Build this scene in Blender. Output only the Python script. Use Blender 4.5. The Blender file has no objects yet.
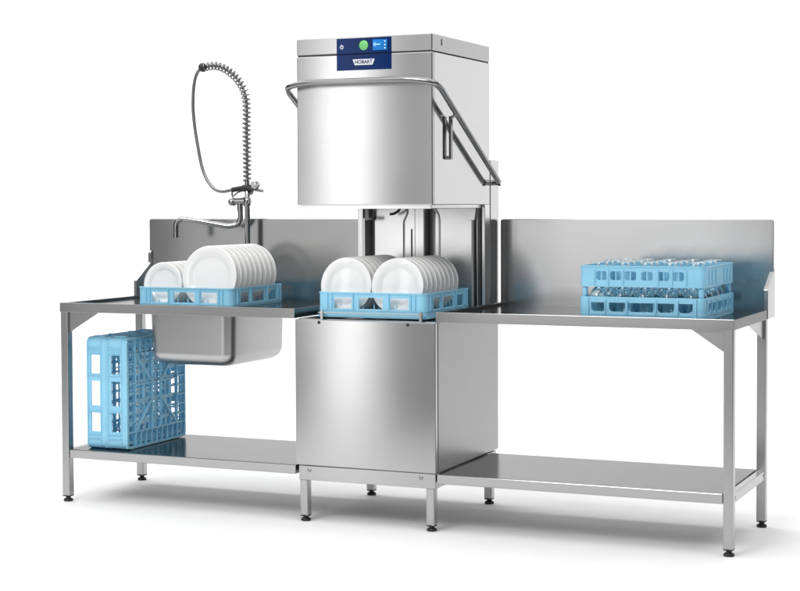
import bpy, bmesh, math, random
from mathutils import Vector, Matrix
random.seed(7)
S = bpy.context.scene
COL = S.collection
R = math.radians

# ------------------------------------------------------------------ materials
def nodes(name):
    m = bpy.data.materials.new(name); m.use_nodes = True
    nt = m.node_tree
    return m, nt, nt.nodes['Principled BSDF']

def steel(name, base=.55, rough=.3, aniso=.7, grain=(1.2, 1.2, 420), amp=.007, bump=.0, wav=0.0, tint=(1, 1, 1), edge=1.0):
    m, nt, b = nodes(name)
    N, L = nt.nodes, nt.links
    b.inputs['Metallic'].default_value = 1
    tc = N.new('ShaderNodeTexCoord')
    mp = N.new('ShaderNodeMapping'); mp.inputs['Scale'].default_value = grain
    L.new(tc.outputs['Object'], mp.inputs['Vector'])
    n = N.new('ShaderNodeTexNoise'); n.inputs['Scale'].default_value = 1.0; n.inputs['Detail'].default_value = 3
    L.new(mp.outputs[0], n.inputs['Vector'])
    n2 = N.new('ShaderNodeTexNoise'); n2.inputs['Scale'].default_value = 3.1; n2.inputs['Detail'].default_value = 1
    L.new(tc.outputs['Object'], n2.inputs['Vector'])
    # colour: grain + faint broad smudges
    mr = N.new('ShaderNodeMapRange'); mr.inputs['From Min'].default_value = .3; mr.inputs['From Max'].default_value = .7
    mr.inputs['To Min'].default_value = base - amp; mr.inputs['To Max'].default_value = base + amp
    L.new(n.outputs[0], mr.inputs['Value'])
    cc = N.new('ShaderNodeCombineColor')
    for i, t in enumerate(tint):
        mm = N.new('ShaderNodeMath'); mm.operation = 'MULTIPLY'; mm.inputs[1].default_value = t
        L.new(mr.outputs[0], mm.inputs[0]); L.new(mm.outputs[0], cc.inputs[i])
    L.new(cc.outputs[0], b.inputs['Base Color'])
    rr = N.new('ShaderNodeMapRange'); rr.inputs['From Min'].default_value = .1; rr.inputs['From Max'].default_value = .9
    rr.inputs['To Min'].default_value = rough * .93; rr.inputs['To Max'].default_value = rough * 1.07
    L.new(n2.outputs[0], rr.inputs['Value']); L.new(rr.outputs[0], b.inputs['Roughness'])
    b.inputs['Specular Tint'].default_value = (edge, edge, edge, 1)
    if aniso:
        b.inputs['Anisotropic'].default_value = aniso
        cv = N.new('ShaderNodeCombineXYZ')
        cv.inputs[0].default_value = .01; cv.inputs[1].default_value = .05; cv.inputs[2].default_value = 1
        L.new(cv.outputs[0], b.inputs['Tangent'])
    if bump or wav:
        bp = N.new('ShaderNodeBump'); bp.inputs['Distance'].default_value = .001
        bp.inputs['Strength'].default_value = bump if bump else wav
        if wav:
            n3 = N.new('ShaderNodeTexNoise'); n3.inputs['Scale'].default_value = 2.2; n3.inputs['Detail'].default_value = 1
            L.new(tc.outputs['Object'], n3.inputs['Vector']); L.new(n3.outputs[0], bp.inputs['Height'])
            bp.inputs['Distance'].default_value = .01
        else:
            L.new(n.outputs[0], bp.inputs['Height'])
        L.new(bp.outputs[0], b.inputs['Normal'])
    return m

def plain(name, col, rough=.4, metal=0, spec=.5, var=.06, sss=0, emit=0, scale=14, trans=0, ior=1.5, coat=0):
    m, nt, b = nodes(name)
    N, L = nt.nodes, nt.links
    tc = N.new('ShaderNodeTexCoord')
    n = N.new('ShaderNodeTexNoise'); n.inputs['Scale'].default_value = scale; n.inputs['Detail'].default_value = 4
    L.new(tc.outputs['Object'], n.inputs['Vector'])
    r = N.new('ShaderNodeValToRGB')
    r.color_ramp.elements[0].position = .3; r.color_ramp.elements[1].position = .7
    r.color_ramp.elements[0].color = tuple(c * (1 - var) for c in col) + (1,)
    r.color_ramp.elements[1].color = tuple(min(1, c * (1 + var)) for c in col) + (1,)
    L.new(n.outputs[0], r.inputs[0]); L.new(r.outputs[0], b.inputs['Base Color'])
    mr = N.new('ShaderNodeMapRange'); mr.inputs['To Min'].default_value = rough * .85; mr.inputs['To Max'].default_value = rough * 1.15
    L.new(n.outputs[0], mr.inputs['Value']); L.new(mr.outputs[0], b.inputs['Roughness'])
    b.inputs['Metallic'].default_value = metal
    b.inputs['Specular IOR Level'].default_value = spec
    b.inputs['IOR'].default_value = ior
    if sss:
        b.inputs['Subsurface Weight'].default_value = sss
        b.inputs['Subsurface Radius'].default_value = (.006, .009, .011); b.inputs['Subsurface Scale'].default_value = 1
    if trans: b.inputs['Transmission Weight'].default_value = trans
    if coat: b.inputs['Coat Weight'].default_value = coat
    if emit:
        L.new(r.outputs[0], b.inputs['Emission Color']); b.inputs['Emission Strength'].default_value = emit
    return m

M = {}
M['panel'] = steel('brushed_steel_panel', .43, .20, .6, wav=.10)
M['side'] = steel('shaded_side_steel', .31, .26, .5)  # darker steel copy: dim reflections on cabinet sides put into base colour
M['hood'] = steel('brushed_steel_hood', .49, .20, .6, wav=.06)
M['polish'] = steel('polished_steel_sheet', .66, .10, .3, wav=.10)
M['lid'] = steel('steel_lid_sheet', .46, .24, .6)
M['table'] = steel('steel_table_sheet', .40, .16, 0, wav=.06, edge=.55)
M['apron'] = steel('steel_tube', .44, .27, .6, grain=(200, 200, 2))
M['splash'] = steel('steel_backsplash', .52, .19, .25, wav=.45)
M['sink'] = steel('drawn_steel_bowl', .46, .34, 0, grain=(20, 20, 20))
M['inner'] = steel('bright_inner_steel', .80, .30, .4)
M['chrome'] = steel('chrome', .34, .12, 0, amp=.02)
M['handle'] = steel('satin_handle_steel', .28, .19, 0, amp=.02)
M['spring'] = steel('dark_spring_steel', .22, .18, 0, amp=.02)
M['hose'] = steel('braided_hose_steel', .24, .33, 0, grain=(300, 300, 300), amp=.12)
M['seam'] = plain('dark_seam', (.02, .02, .02), .7)
M['black'] = plain('black_rubber', (.012, .012, .013), .45)
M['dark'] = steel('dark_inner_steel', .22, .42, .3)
M['blue'] = plain('blue_rack_plastic', (.35, .73, .93), .36, var=.05, sss=.15)
nt = M['blue'].node_tree; tb = nt.nodes.new('ShaderNodeBsdfTranslucent'); tb.inputs[0].default_value = (.08, .56, .86, 1)
mx = nt.nodes.new('ShaderNodeMixShader'); mx.inputs[0].default_value = .20
nt.links.new(nt.nodes['Principled BSDF'].outputs[0], mx.inputs[1]); nt.links.new(tb.outputs[0], mx.inputs[2]); nt.links.new(mx.outputs[0], nt.nodes['Material Output'].inputs[0])
M['porcelain'] = plain('white_porcelain', (.83, .83, .82), .12, var=.01, spec=.5, coat=.2)
M['navy'] = plain('navy_panel_glass', (.004, .025, .12), .12, var=.25, scale=5, spec=.10)
M['green'] = plain('green_button', (.16, .55, .17), .35, emit=.08, var=.04)
M['screen'] = plain('lit_screen', (.006, .14, .42), .15, emit=.35, var=.25, scale=30, spec=.2)
M['white'] = plain('white_print', (.82, .85, .88), .35, var=.01)
M['ink'] = plain('blue_print', (.01, .025, .12), .4)
M['ice'] = plain('pale_screen_print', (.5, .75, .95), .4, emit=.5, var=.02)
M['floor'] = plain('white_paper', (.92, .92, .92), .75, var=.006, spec=.12, scale=3)
g, nt, b = nodes('rack_tinted_glass'); M['glass'] = g
b.inputs['Transmission Weight'].default_value = 1; b.inputs['Roughness'].default_value = .01
b.inputs['IOR'].default_value = 1.45; b.inputs['Base Color'].default_value = (.84, .945, .975, 1)  # rack's blue showing through the glass is painted in as tint

# ------------------------------------------------------------------ mesh builder
class MB:
    def __init__(self): self.v = []; self.f = []; self.mi = []; self.sm = []; self.cur = 0
    def add(self, vs, fs, smooth=False):
        o = len(self.v); self.v += [tuple(p) for p in vs]
        for f in fs: self.f.append(tuple(i + o for i in f)); self.mi.append(self.cur); self.sm.append(smooth)
        return self
    def addbm(self, bm, smooth=False):
        bm.verts.index_update()
        self.add([v.co[:] for v in bm.verts], [[v.index for v in f.verts] for f in bm.faces], smooth); bm.free(); return self
    def box(self, x0, x1, y0, y1, z0, z1, bev=0, mat=None, seg=2):
        bm = bmesh.new(); bmesh.ops.create_cube(bm, size=1)
        for v in bm.verts:
            v.co = Vector((x0 + (v.co.x + .5) * (x1 - x0), y0 + (v.co.y + .5) * (y1 - y0), z0 + (v.co.z + .5) * (z1 - z0)))
        if bev: bmesh.ops.bevel(bm, geom=bm.edges[:], offset=bev, segments=seg, affect='EDGES', profile=.5)
        if mat: bm.transform(mat)
        return self.addbm(bm)
    def bar(self, p0, p1, w, h):           # flat bar lying in xy, centred on z
        p0, p1 = Vector(p0), Vector(p1); d = (p1 - p0).normalized(); n = Vector((-d.y, d.x, 0)) * w / 2; z = Vector((0, 0, h / 2))
        vs = [p0 - n - z, p0 + n - z, p0 + n + z, p0 - n + z, p1 - n - z, p1 + n - z, p1 + n + z, p1 - n + z]
        return self.add(vs, [(0, 1, 2, 3), (7, 6, 5, 4), (0, 4, 5, 1), (1, 5, 6, 2), (2, 6, 7, 3), (3, 7, 4, 0)])
    def prism(self, pts, d, bev=0):        # polygon extruded by vector d
        bm = bmesh.new(); vs = [bm.verts.new(p) for p in pts]; f = bm.faces.new(vs)
        r = bmesh.ops.extrude_face_region(bm, geom=[f])
        for e in r['geom']:
            if isinstance(e, bmesh.types.BMVert): e.co += Vector(d)
        bmesh.ops.recalc_face_normals(bm, faces=bm.faces[:])
        if bev: bmesh.ops.bevel(bm, geom=bm.edges[:], offset=bev, segments=2, affect='EDGES', profile=.5)
        return self.addbm(bm)
    def tube(self, path, r, n=12, caps=True):
        path = [Vector(p) for p in path]; k = len(path); rs = r if isinstance(r, (list, tuple)) else [r] * k
        t0 = (path[1] - path[0]).normalized()
        nrm = t0.orthogonal().normalized(); vs = []; fs = []
        for i, p in enumerate(path):
            t = (path[min(i + 1, k - 1)] - path[max(i - 1, 0)]).normalized()
            nrm = (nrm - t * nrm.dot(t)).normalized(); bn = t.cross(nrm)
            for j in range(n):
                a = 2 * math.pi * j / n; vs.append(p + (nrm * math.cos(a) + bn * math.sin(a)) * rs[i])
        for i in range(k - 1):
            for j in range(n): fs.append((i * n + j, i * n + (j + 1) % n, (i + 1) * n + (j + 1) % n, (i + 1) * n + j))
        self.add(vs, fs, True)
        if caps: self.add(vs[:n], [tuple(range(n))[::-1]]); self.add(vs[-n:], [tuple(range(n))])
        return self
    def lathe(self, prof, n=32, mat=None, smooth=True):   # (r, z) profile about z
        vs = []; fs = []; ring = []
        for r, z in prof:
            if r < 1e-6: ring.append([len(vs)]); vs.append(Vector((0, 0, z)))
            else:
                ring.append(list(range(len(vs), len(vs) + n)))
                vs += [Vector((r * math.cos(2 * math.pi * j / n), r * math.sin(2 * math.pi * j / n), z)) for j in range(n)]
        for a, b in zip(ring, ring[1:]):
            for j in range(n):
                q = [a[j % len(a)], a[(j + 1) % len(a)], b[(j + 1) % len(b)], b[j % len(b)]]
                u = []
                for i in q:
                    if i not in u: u.append(i)
                if len(u) > 2: fs.append(tuple(u))
        if mat: vs = [mat @ v for v in vs]
        return self.add(vs, fs, smooth)
    def text(self, s, size, mat, ext=.0006, weight=0.0):
        c = bpy.data.curves.new('lettering', 'FONT'); c.body = s; c.size = size; c.extrude = ext; c.align_x = 'CENTER'; c.align_y = 'CENTER'; c.offset = weight
        o = bpy.data.objects.new('lettering', c); COL.objects.link(o)
        me = o.evaluated_get(bpy.context.evaluated_depsgraph_get()).to_mesh()
        bpy.context.view_layer.update()
        me = o.evaluated_get(bpy.context.evaluated_depsgraph_get()).to_mesh()
        self.add([mat @ v.co for v in me.vertices], [tuple(p.vertices) for p in me.polygons])
        bpy.data.objects.remove(o); bpy.data.curves.remove(c); return self
    def build(self, name, mats, parent=None, loc=(0, 0, 0)):
        me = bpy.data.meshes.new(name); me.from_pydata(self.v, [], self.f)
        mats = mats if isinstance(mats, list) else [mats]
        for m in mats: me.materials.append(M[m])
        me.polygons.foreach_set('material_index', self.mi); me.polygons.foreach_set('use_smooth', self.sm)
        me.update()
        bm = bmesh.new(); bm.from_mesh(me); bmesh.ops.recalc_face_normals(bm, faces=bm.faces[:]); bm.to_mesh(me); bm.free()
        o = bpy.data.objects.new(name, me); COL.objects.link(o); o.location = loc
        if parent: o.parent = parent
        return o

def thing(name, label, cat, loc=(0, 0, 0), group=None, rot=(0, 0, 0)):
    o = bpy.data.objects.new(name, None); COL.objects.link(o); o.location = loc; o.rotation_euler = rot
    o.empty_display_size = .05
    return tag(o, label, cat, group)
def tag(o, label, cat, group=None):
    o['label'] = label; o['category'] = cat
    if group: o['group'] = group
    return o
def copy_tree(o, parent=None):
    c = o.copy(); COL.objects.link(c)
    if parent: c.parent = parent
    for ch in list(o.children): copy_tree(ch, c)
    return c
def smooth_path(pts, n=10):                # Catmull-Rom
    P = [Vector(p) for p in pts]; P = [2 * P[0] - P[1]] + P + [2 * P[-1] - P[-2]]; out = []
    for i in range(1, len(P) - 2):
        for k in range(n):
            t = k / n; a, b, c, d = P[i - 1:i + 3]
            out.append(.5 * ((2 * b) + (c - a) * t + (2 * a - 5 * b + 4 * c - d) * t * t + (3 * b - a - 3 * c + d) * t ** 3))
    out.append(P[-2]); return out
def fillet(pts, r, n=6):                   # polyline with rounded corners
    P = [Vector(p) for p in pts]; out = [P[0]]
    for a, b, c in zip(P, P[1:], P[2:]):
        u, v = (a - b), (c - b); q = min(r, u.length * .45, v.length * .45); s, e = b + u.normalized() * q, b + v.normalized() * q
        for k in range(n + 1):
            t = k / n; out.append(s * (1 - t) ** 2 + b * 2 * t * (1 - t) + e * t * t)
    return out + [P[-1]]
def rrect(x0, x1, y0, y1, r, n=6):
    out = []
    for cx, cy, a0 in ((x1 - r, y1 - r, 0), (x0 + r, y1 - r, 90), (x0 + r, y0 + r, 180), (x1 - r, y0 + r, 270)):
        for k in range(n + 1):
            a = R(a0 + 90 * k / n); out.append((cx + r * math.cos(a), cy + r * math.sin(a)))
    return out

# ------------------------------------------------------------------ dimensions (metres)
W = .635; XL = -1.816; XR = 1.204; D = .7625; ZT = .891; ZB = 1.2573

# ------------------------------------------------------------------ setting: white paper sweep
b = MB(); prof = [(-2.3, 0), (4.2, 0)] + [(4.2 + 1.6 * math.sin(R(a)), 1.6 - 1.6 * math.cos(R(a))) for a in range(6, 91, 6)] + [(5.8, 7)]
vs = []; fs = []
for y, z in prof: vs += [(-13, y, z), (12, y, z)]
for i in range(len(prof) - 1): fs.append((2 * i, 2 * i + 1, 2 * i + 3, 2 * i + 2))
b.add(vs, fs, True); fl = b.build('floor', 'floor'); fl['kind'] = 'structure'

# ------------------------------------------------------------------ table parts
def leg(root, cx, cy, ztop, w=.038, zb=.027, mat='apron'):
    b = MB(); b.box(cx - w / 2, cx + w / 2, cy - w / 2, cy + w / 2, zb, ztop, .004)
    l = b.build('leg', mat, root)
    m = Matrix.Translation((cx, cy, 0))
    f = MB(); f.lathe([(0, 0), (.019, 0), (.021, .003), (.021, .008), (.017, .012), (.011, .014), (.011, .022), (.0185, .0225), (.0185, zb + .002), (0, zb + .002)], 24, m)
    f.box(cx - w / 2 + .001, cx + w / 2 - .001, cy - w / 2 + .001, cy + w / 2 - .001, zb - .004, zb + .001, .001)
    f.build('foot', 'black', l); return l

def tabletop(root, x0, x1, hole=None, tabs=(False, False)):
    b = MB(); zr = ZT - .013; e = .022; ap = .041
    b.box(x0, x1, 0, e, ZT - ap, ZT, .001)                      # front edge
    b.box(x0, x0 + e, e - .001, D - .02, ZT - ap, ZT - .0006, .003); b.box(x1 - e, x1, e - .001, D - .02, ZT - ap, ZT - .0006, .003)
    X0, X1, Y0, Y1 = x0 + e - .002, x1 - e + .002, e - .002, D - .02
    if hole:
        a, c, d, f = hole
        b.box(X0, a, Y0, Y1, zr - .012, zr); b.box(c, X1, Y0, Y1, zr - .012, zr)
        b.box(a, c, Y0, d, zr - .012, zr); b.box(a, c, f, Y1, zr - .012, zr)
    else: b.box(X0, X1, Y0, Y1, zr - .012, zr)
    return b.build('tabletop', 'table', root)

def backsplash(root, x0, x1, round_right):
    b = MB(); t = .02; r = .012; y = D - t
    pts = []
    def arc(cx, cz, a0, a1):
        for k in range(6):
            a = R(a0 + (a1 - a0) * k / 5); pts.append((cx + r * math.cos(a), y, cz + r * math.sin(a)))
    pts += [(x0, y, ZT - .04), (x1, y, ZT - .04)]
    arc(x1 - r, ZB - r, 0, 90); arc(x0 + r, ZB - r, 90, 180)
    b.prism(pts, (0, t, 0), .0025)
    # rolled strip along the top
    b.box(x0 + .012, x1 - .012, y + .0035, y + t + .012, ZB - .010, ZB + .0015, .002)
    return b.build('backsplash', 'splash', root)

def side_splash(root, x, pts, t=.016):
    b = MB(); b.prism([(x, y, z) for y, z in pts], (t, 0, 0), .002)
    return b.build('side_splash', 'splash', root)

def gusset(root, pts, d):
    b = MB(); b.prism(pts, d); return b.build('gusset', 'apron', root)

def shelf(root, x0, x1, y1):
    b = MB(); b.box(x0, x1, .004, y1, .197, .236, .003)
    return b.build('shelf', 'table', root)

# ------------------------------------------------------------------ sink table
T = thing('sink_table', 'long stainless steel sink table with hanging bowl, left of the dishwasher', 'sink table', (-1.2, .38, 0))
T.location = (0, 0, 0)
tabletop(T, XL, -W - .002, (-1.425, -1.045, .15, .60))
backsplash(T, XL, -W + .055, True)
side_splash(T, XL, [(.60, ZT - .04), (.60, .962), (.728, 1.045), (.728, 1.092), (.732, 1.100), (.740, 1.104), (D - .021, 1.104), (D - .021, ZT - .04)])
leg(T, XL + .021, .021, ZT - .034); leg(T, XL + .021, .625, ZT - .034)
shelf(T, XL + .042, -W - .003, .62)
b = MB(); b.box(XL + .006, XL + .036, .040, .606, .197, .2345, .002); b.build('shelf_rail', 'apron', T)
gusset(T, [(XL + .040, .014, ZT - .036), (XL + .205, .014, ZT - .036), (XL + .040, .014, .757)], (0, .004, 0))
gusset(T, [(XL + .012, .040, ZT - .036), (XL + .012, .14, ZT - .036), (XL + .012, .040, .777)], (.004, 0, 0))
# bowl
b = MB(); sx0, sx1, sy0, sy1 = -1.440, -1.012, .125, .645; zt = ZT - .026; zb = .617
lv = [(0, zt, .05), (.0006, zt - .02, .05), (.0044, zb + .075, .05), (.005, zb + .058, .05)]
for a in range(0, 91, 9): lv.append((.005 + .055 * (1 - math.cos(R(a))), zb + .055 * (1 - math.sin(R(a))), .05))
vs = []; n = None
for o_, z, r in lv:
    p = rrect(sx0 + o_, sx1 - o_, sy0 + o_, sy1 - o_, max(.012, r - o_ * .3), 10); n = len(p); vs += [(x, y, z) for x, y in p]
fs = [(i * n + j, i * n + (j + 1) % n, (i + 1) * n + (j + 1) % n, (i + 1) * n + j) for i in range(len(lv) - 1) for j in range(n)]
fs.append(tuple(range((len(lv) - 1) * n, len(lv) * n))); b.add(vs, fs, True)
bowl = b.build('sink_bowl', 'sink', T)
sm = bowl.modifiers.new('wall', 'SOLIDIFY'); sm.thickness = .002; sm.offset = -1
b = MB(); b.lathe([(0, zb - .004), (.030, zb - .004), (.036, zb - .002), (.036, zb + .001), (0, zb + .001)], 24, Matrix.Translation((-1.226, .4, 0))); b.build('drain', 'chrome', T)

# ------------------------------------------------------------------ outlet table
T2 = thing('outlet_table', 'stainless steel outlet table with back panel and lower shelf, right of the dishwasher', 'table')
tabletop(T2, .001, XR)
backsplash(T2, .003, XR, True)
side_splash(T2, XR - .016, [(.62, ZT - .0395), (.62, .972), (.7635, 1.052), (.7635, ZT - .0395)], .0185)
leg(T2, XR - .021, .021, ZT - .034); leg(T2, XR - .021, .625, ZT - .034)
shelf(T2, .003, XR - .042, .622)
b = MB(); b.box(XR - .036, XR - .006, .040, .606, .197, .2345, .002)
for y in (.05, .596): b.lathe([(0, .004), (.006, .004), (.008, 0), (.008, -.001)], 12, Matrix.Translation((XR - .006, y, .216)) @ Matrix.Rotation(R(90), 4, 'Y'))
b.build('shelf_rail', 'apron', T2)
gusset(T2, [(XR - .040, .014, ZT - .036), (XR - .172, .014, ZT - .036), (XR - .040, .014, .767)], (0, .004, 0))
gusset(T2, [(XR - .016, .606, ZT - .036), (XR - .016, .30, ZT - .036), (XR - .016, .606, .768)], (.004, 0, 0))

# ------------------------------------------------------------------ dishwasher
K = thing('dishwasher', 'tall stainless steel hood type dishwasher with its hood raised, between two tables', 'dishwasher')
zp = .238; zd = .8476
# lower housing
b = MB(); b.box(-W, -.0005, 0, .024, zp, zd, .003); b.build('front_panel', 'panel', K)
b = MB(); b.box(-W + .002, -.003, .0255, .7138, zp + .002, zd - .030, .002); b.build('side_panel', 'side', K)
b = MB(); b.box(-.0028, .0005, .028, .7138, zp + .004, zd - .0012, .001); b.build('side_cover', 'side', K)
b = MB()                                                     # wash deck with sunk tank
b.box(-W + .004, -.004, .026, .05, zd - .029, zd + .002, .002); b.box(-W + .004, -.004, .60, .70, zd - .029, zd + .002, .002)
b.box(-W + .004, -W + .05, .05, .60, zd - .029, zd + .0014); b.box(-.05, -.004, .05, .60, zd - .029, zd + .0014)
b.build('wash_deck', 'table', K)
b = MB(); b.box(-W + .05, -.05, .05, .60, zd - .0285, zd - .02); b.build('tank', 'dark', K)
for x in (-.523, -.1216):
    b = MB(); b.lathe([(0, .003), (.005, .003), (.0068, .0012), (.0068, 0), (0, 0)], 16, Matrix.Translation((x, 0, .8363)) @ Matrix.Rotation(R(90), 4, 'X')); b.build('rubber_stop', 'black', K)
# rack rail
b = MB(); b.tube([(-.532, .012, .877), (-.060, .012, .877)], .0026, 8)
for x in (-.515, -.0694):
    b.box(x - .006, x + .006, .007, .018, zd, .886, .001)
b.build('rack_rail', 'apron', K)
# base frame
b = MB(); b.box(-W + .012, -.004, .006, .05, .175, zp - .003, .002); b.box(-W + .012, -.004, .66, .705, .175, zp - .003, .002)
b.box(-W + .0125, -W + .045, .048, .662, .176, zp - .004); b.box(-.037, -.0045, .048, .662, .176, zp - .004)
b.build('base_frame', 'apron', K)
for x in (-.5737, -.0674):
    b = MB(); b.lathe([(0, .004), (.006, .0036), (.008, .001), (.0085, 0), (.0085, -.002)], 16, Matrix.Translation((x, .006, .217)) @ Matrix.Rotation(R(90), 4, 'X')); b.build('bolt', 'chrome', K)
for x, y in ((-W + .0325, .027), (-.0295, .027), (-W + .0325, .684), (-.0295, .684)): leg(K, x, y, .176, .036, .024)
# rear housing and what shows below the raised hood
b = MB(); b.box(-.600, -.0045, .6395, .745, .24, 1.5165, .004); b.build('rear_housing', 'polish', K)
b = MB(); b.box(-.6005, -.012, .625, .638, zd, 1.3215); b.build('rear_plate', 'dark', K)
def rear_panel(x0, x1, y0, y1, z0, z1, bev=.004, mat='inner', name='rear_panel'):
    b = MB(); b.box(x0, x1, y0, y1, z0, z1, bev); return b.build(name, mat, K)
def shaped(pts, y0, y1, name, mat='inner', bev=.004):
    b = MB(); b.prism([(x, y1, z) for x, z in pts], (0, y0 - y1, 0), bev); return b.build(name, mat, K)
zq = zd + .003; zt_ = 1.3215
rear_panel(-.612, -.583, .565, .624, zq, zt_, .003, name='upright')
rear_panel(-.5825, -.572, .560, .624, zq, 1.262, .003, name='upright')
shaped([(-.546, zq), (-.398, zq), (-.398, 1.245), (-.380, 1.285), (-.380, zt_), (-.546, zt_)], .597, .624, 'rear_panel', bev=.006)
p = shaped([(-.392, zq), (-.289, zq), (-.289, zt_), (-.374, zt_), (-.374, 1.287), (-.392, 1.247)], .577, .624, 'lift_column', bev=.007)
b = MB(); b.box(-.356, -.349, .5755, .578, .95, 1.215, .0008); b.build('slot', 'seam', p)
rear_panel(-.340, -.336, .5745, .578, zq, zt_, .0008)
p = shaped([(-.253, zq), (-.060, zq), (-.060, zt_), (-.238, zt_), (-.245, 1.305), (-.250, 1.285), (-.253, 1.26)], .583, .624, 'side_panel_inner', bev=.012)
b = MB(); b.tube(smooth_path([(-.222, .582, zq), (-.222, .582, 1.20), (-.2225, .582, 1.255), (-.230, .582, 1.285), (-.245, .582, 1.303)], 6), .0045, 8); b.build('moulded_rib', 'inner', p)
rear_panel(-.052, -.043, .588, .624, zq, zt_, .004)
rear_panel(-.0165, -.002, .565, .624, zq, zt_, .002, name='upright')
b = MB(); b.tube(smooth_path([(-.395, .55, 1.3066), (-.405, .55, 1.295), (-.425, .55, 1.283), (-.445, .55, 1.280)], 6), .006, 8); b.build('spray_arm', 'black', K)
# brackets under the hood
b = MB(); b.prism([(-.13, .563, 1.3066), (-.042, .563, 1.3066), (-.05, .563, 1.255), (-.086, .563, 1.252), (-.086, .563, 1.275), (-.13, .563, 1.28)], (0, .016, 0), .001); b.build('hood_bracket', 'inner', K)
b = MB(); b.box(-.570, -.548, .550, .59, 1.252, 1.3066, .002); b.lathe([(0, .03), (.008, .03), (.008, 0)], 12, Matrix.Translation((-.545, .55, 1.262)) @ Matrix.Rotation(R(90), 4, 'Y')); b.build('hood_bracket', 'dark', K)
# hood
hx0, hx1, hy0, hy1, hz0, hz1 = -.6134, -.0053, -.013, .634, 1.3216, 1.9340
b = MB()
b.cur = 0; b.box(hx0, hx1, hy0, hy0 + .022, hz0, hz1, .0035)
b.cur = 1; b.box(hx1 - .02, hx1 - .0006, hy0 + .0205, hy1, hz0 + .0006, hz1 - .0006, .002); b.box(hx0 + .0006, hx0 + .02, hy0 + .0205, hy1, hz0 + .0006, hz1 - .0006, .002)
b.box(hx0 + .0195, hx1 - .0195, hy1 - .02, hy1 - .001, hz0 + .001, hz1 - .001)
b.box(hx0 + .0195, hx1 - .0195, hy0 + .02, hy1 - .02, hz1 - .03, hz1 - .002)
hood = b.build('hood', ['hood', 'polish'], K)
b = MB(); i = .012
b.box(hx0 + i, hx1 - i, hy0 + i, hy0 + i + .012, 1.3064, hz0 + .002, .002); b.box(hx1 - i - .012, hx1 - i, hy0 + i + .011, hy1 - i, 1.3066, hz0 + .002, .002)
b.box(hx0 + i, hx0 + i + .012, hy0 + i + .011, hy1 - i, 1.3066, hz0 + .002, .002); b.box(hx0 + i + .011, hx1 - i - .011, hy1 - i - .012, hy1 - i, 1.3068, hz0 + .002)
b.build('drip_lip', 'inner', hood)
b = MB(); b.box(hx0 + .004, hx1 - .004, hy0 + .004, hy1 - .004, hz1 - .0015, 1.939); b.build('seam_gasket', 'seam', hood)
b = MB(); b.box(hx0, hx1, hy0, hy1, 1.9385, 2.0074, .004); lid = b.build('top_cover', 'lid', K)
b = MB(); b.box(hx1 - .001, hx1 + .003, .085, .096, 1.965, 1.992, .0015); b.build('vent_tab', 'lid', lid)
# control panel (upper half on the cover, lower half on the hood, one seam between)
px0, px1 = -.428, -.1833; fy = hy0
CP = MB(); CP.box(px0, px1, fy - .0022, fy + .003, 1.8705, 1.9340, .0006); CP.box(px0, px1, fy - .0022, fy + .003, 1.9380, 2.0010, .0006)
cp = CP.build('control_panel', 'navy', K)
FR = lambda x, z, d=.0023: Matrix.Translation((x, fy - d, z)) @ Matrix.Rotation(R(90), 4, 'X')
b = MB(); b.lathe([(0, .0016), (.0185, .0016), (.0200, .0008), (.0200, -.0008)], 40, FR(-.3057, 1.970)); b.build('start_button', 'green', cp)
b = MB(); b.cur = 0; b.box(-.2655, -.2012, fy - .0030, fy - .0015, 1.9485, 1.9915, .0004); b.cur = 1
b.lathe([(.0058, 0), (.0058, .0006), (.0035, .0006), (.0035, 0)], 20, FR(-.2555, 1.972, .0030))
b.box(-.2480, -.2320, fy - .0036, fy - .0029, 1.9700, 1.9730)
for z in (1.956, 1.969, 1.983): b.box(-.2135, -.2080, fy - .0036, fy - .0029, z - .0025, z + .0025)
b.build('touch_screen', ['screen', 'ice'], cp)
b = MB(); rr = []
b.lathe([(.0082, 0), (.0082, .0006), (.0052, .0006), (.0052, 0), (.0082, 0)], 24, FR(-.4045, 1.9655)); b.box(-.4056, -.4034, fy - .0034, fy - .0022, 1.966, 1.9765); b.build('power_symbol', 'white', cp)
b = MB(); zc = 1.9025; b.cur = 0
b.prism([(-.355, fy - .0023, zc + .0118), (-.257, fy - .0023, zc + .0118), (-.266, fy - .0023, zc - .0118), (-.346, fy - .0023, zc - .0118)], (0, -.0012, 0))
b.cur = 1; b.text('HOBART', .0200, FR(-.306, zc, .0037) @ Matrix.Scale(1.0, 4), .0003, .0006)
b.build('badge', ['white', 'ink'], cp)
# lift handle: one bent tube
hr = .0124; xo = .031; xi = -.650
right = [(xo, .656, 1.418), (xo, .622, 1.434), (xo, -.012, 1.787), (.018, -.055, 1.808), (-.07, -.072, 1.8218)]
left = [(-.558, -.072, 1.8218), (-.636, -.055, 1.808), (xi, -.012, 1.787), (xi, .622, 1.434), (xi, .656, 1.418)]
path = [(-.004, .662, 1.4165)] + right + left + [(-.612, .662, 1.4165)]
b = MB(); b.tube(fillet(path, .045, 7), hr, 16); hd = b.build('handle', 'handle', K)
for x in (xo, xi):
    sg = 1 if x > -.3 else -1
    b = MB(); b.lathe([(0, .008), (.012, .008), (.012, 0)], 14, Matrix.Translation((x - sg * .012, .655, 1.417)) @ Matrix.Rotation(R(90 * sg), 4, 'Y'))
    b.tube([(x, .655, 1.402), (x, .655, 1.432)], .006, 8); b.build('pivot', 'black', hd)
    b = MB(); xb = x - sg * .0235
    b.box(xb - .004, xb + .005, .137, .163, 1.5065, 1.684, .003); b.tube([(xb, .15, 1.674), (x, .15, 1.690)], .007, 10)
    b.tube([(xb, .15, 1.514), (hx1 if sg > 0 else hx0, .15, 1.514)], .008, 10); b.build('stay_link', 'handle', hd)

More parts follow.
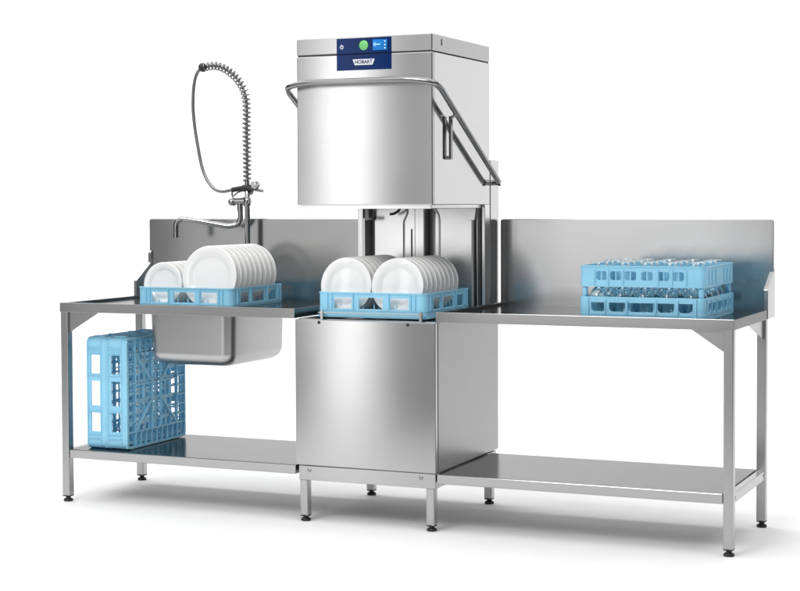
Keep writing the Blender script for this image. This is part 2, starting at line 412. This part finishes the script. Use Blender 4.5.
# ------------------------------------------------------------------ pre-rinse spray tap
F = thing('spray_tap', 'chrome pre-rinse spray tap with coiled spring and looping hose behind the sink', 'tap', (-1.2365, .68, ZT - .013))
ox, oy, oz = F.location
L_ = lambda x, z, y=.68: (x - ox, y - oy, z - oz)
b = MB(); b.lathe([(0, 0), (.03, 0), (.03, .006), (.022, .012), (.0125, .02), (.0125, .44), (.0175, .445), (.0175, .475), (.0120, .48), (.0120, .56)], 20); b.build('column', 'chrome', F)
b = MB(); b.tube([L_(-1.312, 1.337), L_(-1.222, 1.3365)], .0135, 14); b.lathe([(0, .028), (.016, .028), (.0175, .02), (.0175, 0), (0, 0)], 18, Matrix.Translation(L_(-1.302, 1.337)) @ Matrix.Rotation(R(-90), 4, 'Y'))
b.lathe([(.017, -.02), (.017, .02)], 18, Matrix.Translation(L_(-1.2375, 1.337))); b.build('mixer_body', 'chrome', F)
sp = [(-1.275, 1.33), (-1.2735, 1.29), (-1.274, 1.262), (-1.289, 1.2335), (-1.318, 1.225), (-1.344, 1.2245), (-1.428, 1.2405), (-1.508, 1.2555), (-1.538, 1.2585), (-1.558, 1.245), (-1.5642, 1.222), (-1.5646, 1.170)]
spp = [(x, z, .68 - .10 * max(0, (-1.28 - x)) / .28) for x, z in sp]
b = MB(); b.tube(smooth_path([L_(x, z, y) for x, z, y in spp], 6), .0125, 14)
b.tube([L_(-1.2755, 1.325), L_(-1.2745, 1.295)], .0145, 14); b.build('spout', 'chrome', F)
core = smooth_path([L_(-1.2365, 1.43), L_(-1.237, 1.56), L_(-1.2375, 1.68), L_(-1.237, 1.795), L_(-1.2505, 1.858), L_(-1.2884, 1.915), L_(-1.3461, 1.960), L_(-1.4054, 1.979), L_(-1.462, 1.975)], 8)
b = MB(); b.tube(core, .0068, 10); b.build('riser_hose', 'hose', F)
# spring helix along the core
def resample(P, n):
    d = [0]
    for a, c in zip(P, P[1:]): d.append(d[-1] + (c - a).length)
    out = []
    for k in range(n):
        t = d[-1] * k / (n - 1); i = max(j for j in range(len(d)) if d[j] <= t + 1e-9); i = min(i, len(P) - 2)
        out.append(P[i].lerp(P[i + 1], (t - d[i]) / max(1e-9, d[i + 1] - d[i])))
    return out, d[-1]
_, ln = resample(core, 3); turns = ln / .0205; ns = int(turns * 14); cp_, _ = resample(core, ns); hx = []
for i, p_ in enumerate(cp_):
    t = (cp_[min(i + 1, ns - 1)] - cp_[max(i - 1, 0)]).normalized(); u = Vector((0, 1, 0)); w_ = t.cross(u).normalized()
    a = 2 * math.pi * turns * i / (ns - 1); hx.append(p_ + (u * math.cos(a) + w_ * math.sin(a)) * .0178)
b = MB(); b.tube(hx, .0038, 6); b.build('spring', 'spring', F)
b = MB(); m = Matrix.Translation(L_(-1.472, 1.9734)); b.lathe([(0, -.022)] + [(.0225 * math.cos(R(a)), .020 * math.sin(R(a))) for a in range(-75, 76, 15)] + [(0, .022)], 20, m @ Matrix.Rotation(R(70), 4, 'Y')); b.build('hose_joint', 'black', F)
hz = [(-1.474, 1.972), (-1.4984, 1.9536), (-1.5152, 1.9164), (-1.5245, 1.8599), (-1.5265, 1.7771), (-1.5173, 1.6868), (-1.5016, 1.5988), (-1.4833, 1.5132), (-1.457, 1.4485), (-1.4159, 1.4005), (-1.3699, 1.3866), (-1.3153, 1.3945)]
b = MB(); b.tube(smooth_path([L_(x, z) for x, z in hz], 6), .0078, 12); b.build('hose', 'hose', F)
# spray gun with ribbed grip, trigger loop and spray face
b = MB(); a0, a1 = Vector(L_(-1.318, 1.394)), Vector(L_(-1.245, 1.404)); gp = []; gr = []
for k in range(19): gp.append(a0.lerp(a1, k / 18)); gr.append(.0125 if k % 3 else .0095)
b.tube(gp, gr, 14); b.tube([L_(-1.262, 1.401), L_(-1.2215, 1.400), L_(-1.205, 1.392)], [.016, .018, .014], 14); g = b.build('grip', 'black', F)
b = MB(); b.tube([L_(-1.215, 1.397), L_(-1.153, 1.388)], .0075, 10)
m = Matrix.Translation(L_(-1.194, 1.414)) @ Matrix.Rotation(R(62), 4, 'X') @ Matrix.Rotation(R(12), 4, 'Y'); b.lathe([(0, .006), (.012, .006), (.016, .010), (.0215, .008), (.0225, 0), (.016, -.012), (0, -.014)], 24, m); b.build('spray_head', 'handle', F)
b = MB(); b.tube(smooth_path([L_(-1.318, 1.39), L_(-1.317, 1.368), L_(-1.305, 1.352), L_(-1.27, 1.353), L_(-1.235, 1.358)], 6), .0045, 8)
b.tube(smooth_path([L_(-1.309, 1.366), L_(-1.29, 1.380), L_(-1.262, 1.389)], 6), .0042, 8); b.build('trigger', 'handle', F)
b = MB(); b.tube([L_(-1.228, 1.372), L_(-1.214, 1.378), L_(-1.207, 1.40)], [.006, .009, .008], 10); b.build('hook', 'handle', F)

# ------------------------------------------------------------------ dish racks
def perimeter(b, s, z_rows, u_rows, hole, t=.0055, r=.028, off=0.0):
    """wall round a rounded square: u_rows are 0..1 along each straight side, hole(side, i, j) leaves cell open"""
    h = s / 2 + off; r = r + off; st = 2 * (h - r); cols = []
    dirs = [((1, 0), (0, -1)), ((0, 1), (1, 0)), ((-1, 0), (0, 1)), ((0, -1), (-1, 0))]
    for sd, (d, n) in enumerate(dirs):
        d, n = Vector(d), Vector(n); p0 = n * h - d * st / 2
        for k, u in enumerate(u_rows): cols.append((p0 + d * st * u, n, sd if k < len(u_rows) - 1 else None, k))
        c = n * (h - r) + d * st / 2
        for k in range(1, 5):
            a = R(90 * k / 5); q = n * math.cos(a) + d * math.sin(a); cols.append((c + q * r, q, None, 0))
    nc = len(cols); nr = len(z_rows); vs = []
    for p, n, _, _ in cols:
        for z in z_rows: vs.append((p.x, p.y, z)); vs.append((p.x - n.x * t, p.y - n.y * t, z))
    ix = lambda i, j, k: ((i % nc) * nr + j) * 2 + k
    ok = lambda i, j: 0 <= j < nr - 1 and not (cols[i % nc][2] is not None and hole and hole(cols[i % nc][2], cols[i % nc][3], j))
    fs = []
    for i in range(nc):
        for j in range(nr - 1):
            if not ok(i, j): continue
            fs.append((ix(i, j, 0), ix(i + 1, j, 0), ix(i + 1, j + 1, 0), ix(i, j + 1, 0))); fs.append((ix(i, j, 1), ix(i, j + 1, 1), ix(i + 1, j + 1, 1), ix(i + 1, j, 1)))
            if not ok(i, j - 1): fs.append((ix(i, j, 0), ix(i, j, 1), ix(i + 1, j, 1), ix(i + 1, j, 0)))
            if not ok(i, j + 1): fs.append((ix(i, j + 1, 0), ix(i + 1, j + 1, 0), ix(i + 1, j + 1, 1), ix(i, j + 1, 1)))
            if not ok(i - 1, j): fs.append((ix(i, j, 0), ix(i, j + 1, 0), ix(i, j + 1, 1), ix(i, j, 1)))
            if not ok(i + 1, j): fs.append((ix(i + 1, j, 0), ix(i + 1, j, 1), ix(i + 1, j + 1, 1), ix(i + 1, j + 1, 0)))
    b.add(vs, fs)

def ribs(b, s, us, z0, z1, w=.005, d=.006):
    for k in range(4):
        m = Matrix.Rotation(R(90 * k), 4, 'Z')
        for u in us:
            x = -s / 2 + s * u; b.box(x - w / 2, x + w / 2, -s / 2 - d, -s / 2 + .001, z0, z1, .001, m, 1)

def grid_bottom(b, s):
    h = s / 2 - .004; z = .005
    for k in range(-5, 6):                                     # fine mesh, set in
        q = k * (h / 5.5); b.bar((q, -h, .0122), (q, h, .0122), .013 if k % 2 else .009, .003); b.bar((-h, q, .0118), (h, q, .0118), .010 if k % 2 else .014, .003)
    e = h * .72; tk = .0045; hh = .011
    for a in (-1, 1):
        b.bar((-h, a * e, z), (h, a * e, z), tk, hh); b.bar((a * e, -h, z + .0002), (a * e, h, z + .0002), tk, hh - .0004)
        b.bar((-e, a * .035, z), (e, a * .035, z), tk, hh); b.bar((a * .035, -e, z + .0003), (a * .035, e, z + .0003), tk, hh - .0006)
        b.bar((-h, a * (h - .003), z), (h, a * (h - .003), z), .006, hh); b.bar((a * (h - .003), -h, z + .0002), (a * (h - .003), h, z + .0002), .006, hh - .0004)
        for k in range(-3, 4):
            q = k * e / 4 * 1.0; b.bar((q, a * e, z), (q, a * h, z), tk, hh); b.bar((a * e, q, z), (a * h, q, z), tk, hh)
    for a in (45, 135, 225, 315):
        d = Vector((math.cos(R(a)), math.sin(R(a)), 0)); p0 = d * .05; p1 = d * e * 1.414
        b.bar((p0.x, p0.y, z + .0001), (p1.x, p1.y, z + .0001), .008, hh - .0002)
    for q in (.11, -.11):
        b.bar((-.035, q, z), (.035, q, z), tk, hh); b.bar((q, -.035, z), (q, .035, z), tk, hh)

def plate_rack(label, s, loc, rot=(0, 0, 0), group='blue plate racks', H=.1035, pegs=True):
    root = thing('dish_rack', label, 'dish rack', loc, group, rot)
    u = [0, .06, .11, .30, .375, .625, .70, .89, .94, 1]
    hole = lambda sd, i, j: i in (2, 4, 6) and j in (2, 3)
    b = MB(); perimeter(b, s, [0, .030, .036, .041, H - .021, H - .013, H], u, lambda sd, i, j: i in (2, 4, 6) and j in (2, 3))
    perimeter(b, s, [.028, .033], [0, 1], None, .004, .028, .0022)
    perimeter(b, s, [H - .006, H + .0005], [0, 1], None, .006, .028, .0025)
    ribs(b, s, (.095, .135, .335, .665, .865, .905), .033, H - .006)
    w = b.build('rack_wall', 'blue', root)
    b = MB(); grid_bottom(b, s)
    if pegs:
        for i in range(9):
            for j in range(10):
                x = (i - 4) * s / 9.6; y = (j - 4.5) * s / 10.4
                b.lathe([(.004, .013), (.002, .052), (0, .054)], 6, Matrix.Translation((x, y, 0)))
    b.build('rack_bottom', 'blue', root)
    return root

ZR = ZT - .013
A0 = (-1.500, .144, .482); B0 = (-.544, .030, .489); C0 = (.586, .056, .495)
plate_rack('blue rack holding small and large white plates, on the sink table', A0[2], (A0[0] + A0[2] / 2, A0[1] + A0[2] / 2, .8585), H=.1018)
plate_rack('blue rack with two rows of white plates inside the open dishwasher', B0[2], (B0[0] + B0[2] / 2, B0[1] + B0[2] / 2, .8585))
zsh = .2365; hs = .495
r1 = plate_rack('empty blue rack on edge on the lower shelf, grid facing the dishwasher', hs, (-1.505, .06 + hs / 2, zsh + hs / 2 + .0025), (0, R(-90), 0), 'empty racks on the lower shelf')
r2 = copy_tree(r1); r2.location.x = -1.6115
r2['label'] = 'outer empty blue rack on edge, nearest the left front table leg'

# plates: lathe profile, face towards +z, then stood on edge
def plate_mesh(r):
    t = .0035; pr = [(0, .002), (r * .60, .002), (r * .66, .0035), (r * .72, .0085), (r * .80, .0115), (r * .97, .0150), (r, .0160), (r * .997, .0185), (r * .96, .0190), (r * .80, .0152), (r * .73, .0126), (r * .66, .0070), (r * .60, .0058), (0, .0055)]
    foot = [(r * .56, .002), (r * .56, -.0015), (r * .53, -.0015), (r * .53, .002)]
    b = MB(); b.lathe(pr, 72); b.lathe(foot, 72); o = b.build('dinner_plate', 'porcelain'); return o
ORD = ['front', 'second', 'third', 'fourth', 'fifth', 'sixth', 'seventh', 'eighth', 'ninth']
def row(proto, n, x, y0, dy, zc, tilt, lab, group):
    for k in range(n):
        o = proto if k == 0 else proto.copy()
        if k: COL.objects.link(o)
        o.location = (x + random.uniform(-.001, .001), y0 + k * dy, zc); o.rotation_euler = (R(90 - tilt + random.uniform(-.6, .6)), 0, 0)
        pos = 'front' if k == 0 else ('rearmost' if k == n - 1 else ORD[k] + ' from the front')
        tag(o, lab % pos, 'plate', group)
tl = 6
big = plate_mesh(.1375); row(big, 9, -1.1555, A0[1] + .062, .0455, 1.0065, tl, 'large white plate, %s, in the rack on the sink table', 'large plates in the rack on the sink table')
sml = plate_mesh(.099); row(sml, 8, -1.3955, A0[1] + .062, .0455, .9695, tl, 'small white plate, %s, left row of the rack on the sink table', 'small plates in the rack on the sink table')
med = plate_mesh(.1165); row(med, 9, -.4290, B0[1] + .055, .0475, .9870, tl, 'white plate, %s, left row inside the dishwasher', 'left row of plates in the dishwasher')
med2 = med.copy(); COL.objects.link(med2); row(med2, 9, -.1965, B0[1] + .055, .0475, .9870, tl, 'white plate, %s, right row inside the dishwasher', 'right row of plates in the dishwasher')

# ------------------------------------------------------------------ glass rack with extension frame
s = C0[2]; z0 = ZR + .001; zl = .964 - z0; zu0 = 1.003 - z0; zu1 = 1.0842 - z0
G = thing('glass_rack', 'tall blue two tier glass rack full of wine glasses on the outlet table', 'glass rack', (C0[0] + s / 2, C0[1] + s / 2, z0))
lo = [0, .055, .18, .215, .36, .385, .615, .64, .785, .82, .945, 1]
b = MB(); perimeter(b, s, [0, .018, .024, .028, .063, .067, zl], lo, lambda sd, i, j: (i in (1, 3, 5, 7, 9) and j == 3) or (i in (1, 3, 5, 7, 9) and j in (2, 4) and False), r=.022)
perimeter(b, s, [.016, .020], [0, 1], None, .004, .022, .002)
ribs(b, s, (.21, .385, .615, .79), .018, zl - .010)
ribs(b, s, (.07, .93), .004, zl - .003, .007)
def corners(b, us, za, zb_, r, both):
    st = s - .044
    for k in range(4):
        m = Matrix.Rotation(R(90 * k), 4, 'Z')
        if both and k in (1, 3): continue
        for ua, ub in us:
            xa, xb_ = -st / 2 + st * ua, -st / 2 + st * ub; y = -s / 2 + .0004
            for x, dx in ((xa - .0005, r), (xb_ + .0005, -r)):
                for z, dz in (((za, r * 1.3), (zb_, -r * 1.3)) if both else ((za, r * 1.3),)):
                    b.prism([m @ Vector((x, y, z - math.copysign(.0005, dz))), m @ Vector((x + dx, y, z - math.copysign(.0005, dz))), m @ Vector((x + dx * .3, y, z + dz * .3)), m @ Vector((x, y, z + dz))], m.to_3x3() @ Vector((0, .0045, 0)))
corners(b, [(lo[i], lo[i + 1]) for i in (1, 3, 5, 7, 9)], .028, .063, .013, False)
b.build('lower_tier', 'blue', G)
b = MB(); up = [0, .10, .195, .225, .325, .355, .455, .50, .60, .645, .745, .775, .87, 1]
perimeter(b, s, [zu0, zu0 + .026, zu0 + .060, zu1], up, lambda sd, i, j: j == 1 and i in (1, 3, 5, 7, 9, 11) and sd in (0, 2), r=.022)
perimeter(b, s, [zu1 - .005, zu1 + .0005], [0, 1], None, .005, .022, .002)
ribs(b, s, (.125, .235, .355, .635, .745, .855), zu0 + .006, zu1 - .014, .004, .004)
for k in range(4):                                             # thin bars inside each small window
    mz = Matrix.Rotation(R(90 * k), 4, 'Z')
    if k in (0, 2):
        for c in (.1475, .275, .405, .55, .695, .8225):
            x = -s / 2 + .022 + (s - .044) * c; b.box(x - .0022, x + .0022, -s / 2 + .001, -s / 2 + .004, zu0 + .0255, zu0 + .0605, 0, mz)
corners(b, [(up[i], up[i + 1]) for i in (1, 3, 5, 7, 9, 11)], zu0 + .026, zu0 + .060, .009, True)
b.build('upper_tier', 'blue', G)
for x in (-1, 1):
    for y in (-1, 1):
        b = MB(); b.lathe([(0, zl - .02), (.0115, zl - .02), (.0105, zu0 + .02), (0, zu0 + .02)], 16, Matrix.Translation((x * (s / 2 - .018), y * (s / 2 - .018), 0))); b.build('corner_post', 'blue', G)
b = MB(); h = s / 2 - .005; gp_ = (s - .03) / 5
for k in range(-2, 3):
    pass
for k in (-1.5, -.5, .5, 1.5):
    q = k * gp_
    for za, zb_ in ((.012, .075), (zu0 + .016, zu1 - .004)):
        b.bar((q, -h, (za + zb_) / 2), (q, h, (za + zb_) / 2), .0022, zb_ - za); b.bar((-h, q, (za + zb_) / 2 + .0003), (h, q, (za + zb_) / 2 + .0003), .0022, zb_ - za - .001)
b.build('divider', 'blue', G)
b = MB(); grid_bottom(b, s - .008); b.build('rack_bottom', 'blue', G)
# wine glasses, upside down: rim at the bottom, foot on top
go = [(.0305, 0), (.0345, .022), (.0375, .045), (.0370, .065), (.0310, .086), (.0185, .101), (.0075, .109), (.0038, .120), (.0034, .165), (.0036, .194), (.0050, .1975), (.0120, .2000), (.0240, .2013), (.0335, .2020), (.0342, .2026), (.0335, .2032), (.0, .2036)]
gi = [(0, .1035), (.010, .101), (.0180, .0955), (.0295, .083), (.0355, .064), (.0360, .045), (.0330, .022), (.0292, .0003), (.0305, 0)]
b = MB(); b.lathe(go + [], 28); b.lathe(gi, 28); wg = b.build('wine_glass', 'glass')
bm = bmesh.new(); bm.from_mesh(wg.data); bmesh.ops.remove_doubles(bm, verts=bm.verts[:], dist=.00005); bmesh.ops.recalc_face_normals(bm, faces=bm.faces[:]); bm.to_mesh(wg.data); bm.free()
rn = ['front row', 'second row', 'middle row', 'fourth row', 'back row']; cn = ['leftmost', 'second from left', 'in the middle', 'second from right', 'rightmost']
first = True
for j in range(5):
    for i in range(5):
        o = wg if first else wg.copy()
        if not first: COL.objects.link(o)
        first = False
        o.location = (G.location.x + (i - 2) * gp_ + random.uniform(-.003, .003), G.location.y + (j - 2) * gp_ + random.uniform(-.003, .003), z0 + .0145)
        o.rotation_euler = (R(random.uniform(-.8, .8)), R(random.uniform(-.8, .8)), random.uniform(0, 6))
        tag(o, 'upturned clear wine glass, %s of the blue glass rack, %s' % (rn[j], cn[i]), 'wine glass', 'wine glasses in the glass rack')

# ------------------------------------------------------------------ studio light
w = bpy.data.worlds.new('World'); S.world = w; w.use_nodes = True
bg = w.node_tree.nodes['Background']; bg.inputs[0].default_value = (1, 1, 1, 1); bg.inputs[1].default_value = WORLD = .14
def area(name, loc, target, sx, sy, power, spread=180, col=(1, 1, 1)):
    l = bpy.data.lights.new(name, 'AREA'); l.shape = 'RECTANGLE'; l.size = sx; l.size_y = sy; l.energy = power; l.color = col; l.spread = R(spread)
    o = bpy.data.objects.new(name, l); COL.objects.link(o); o.location = loc
    o.rotation_euler = (Vector(target) - Vector(loc)).to_track_quat('-Z', 'Y').to_euler(); return o
area('overhead_softbox', (-.2, -.5, 5.4), (-.2, .2, 0), 13, 9, 560)
area('strip_softbox', (-1.97, -3.3, 1.35), (-.3, 0, 1.15), .34, 2.9, 9)
area('added_left_fill', (-3.10, -3.1, 1.60), (-1.0, 0, 1.2), 1.6, 2.5, 6.3)  # added fill at left, mirrored by the sink table and hood
area('added_front_fill', (-1.6, -7.4, 1.65), (.5, .7, 1.0), 2.6, 3.0, 27)  # added behind the camera to brighten right back panel and plate fronts
area('added_plate_fill', (-.9, -5.2, 4.8), (-.5, 0, .9), 2.4, 1.8, 130)  # added high in front to brighten plate and rack fronts
area('backdrop_softbox', (-4.2, 2.2, 5.6), (-4.5, 6, 1.8), 7, 1.5, 190)

# ------------------------------------------------------------------ camera
p = dict(c=(2.5413, -6.1007, 1.3329), yaw=.41610, pitch=.034714, roll=.003689, f=1647.4)
cam = bpy.data.cameras.new('camera'); co = bpy.data.objects.new('camera', cam); COL.objects.link(co); S.camera = co
cam.sensor_fit = 'HORIZONTAL'; cam.sensor_width = 36; cam.lens = p['f'] / 800 * 36; cam.shift_y = -(295.5 - 259.49) / 800; cam.clip_end = 100; cam.clip_start = .05
sy_, cy_ = math.sin(p['yaw']), math.cos(p['yaw']); fw = Vector((-sy_, cy_, 0)); rt = Vector((cy_, sy_, 0)); uz = Vector((0, 0, 1))
f2 = fw * math.cos(p['pitch']) - uz * math.sin(p['pitch']); u2 = uz * math.cos(p['pitch']) + fw * math.sin(p['pitch'])
cr, sr = math.cos(p['roll']), math.sin(p['roll']); xs = rt * cr - u2 * sr; ys = rt * sr + u2 * cr
m = Matrix((xs, ys, -f2)).transposed().to_4x4(); m.translation = Vector(p['c']); co.matrix_world = m

S.render.engine = 'CYCLES'; S.render.resolution_x = 1024; S.render.resolution_y = 756
S.cycles.max_bounces = 12; S.cycles.transmission_bounces = 12; S.cycles.glossy_bounces = 6
S.view_settings.view_transform = 'Standard'; S.view_settings.look = 'None'; S.view_settings.exposure = .10; S.view_settings.gamma = 1
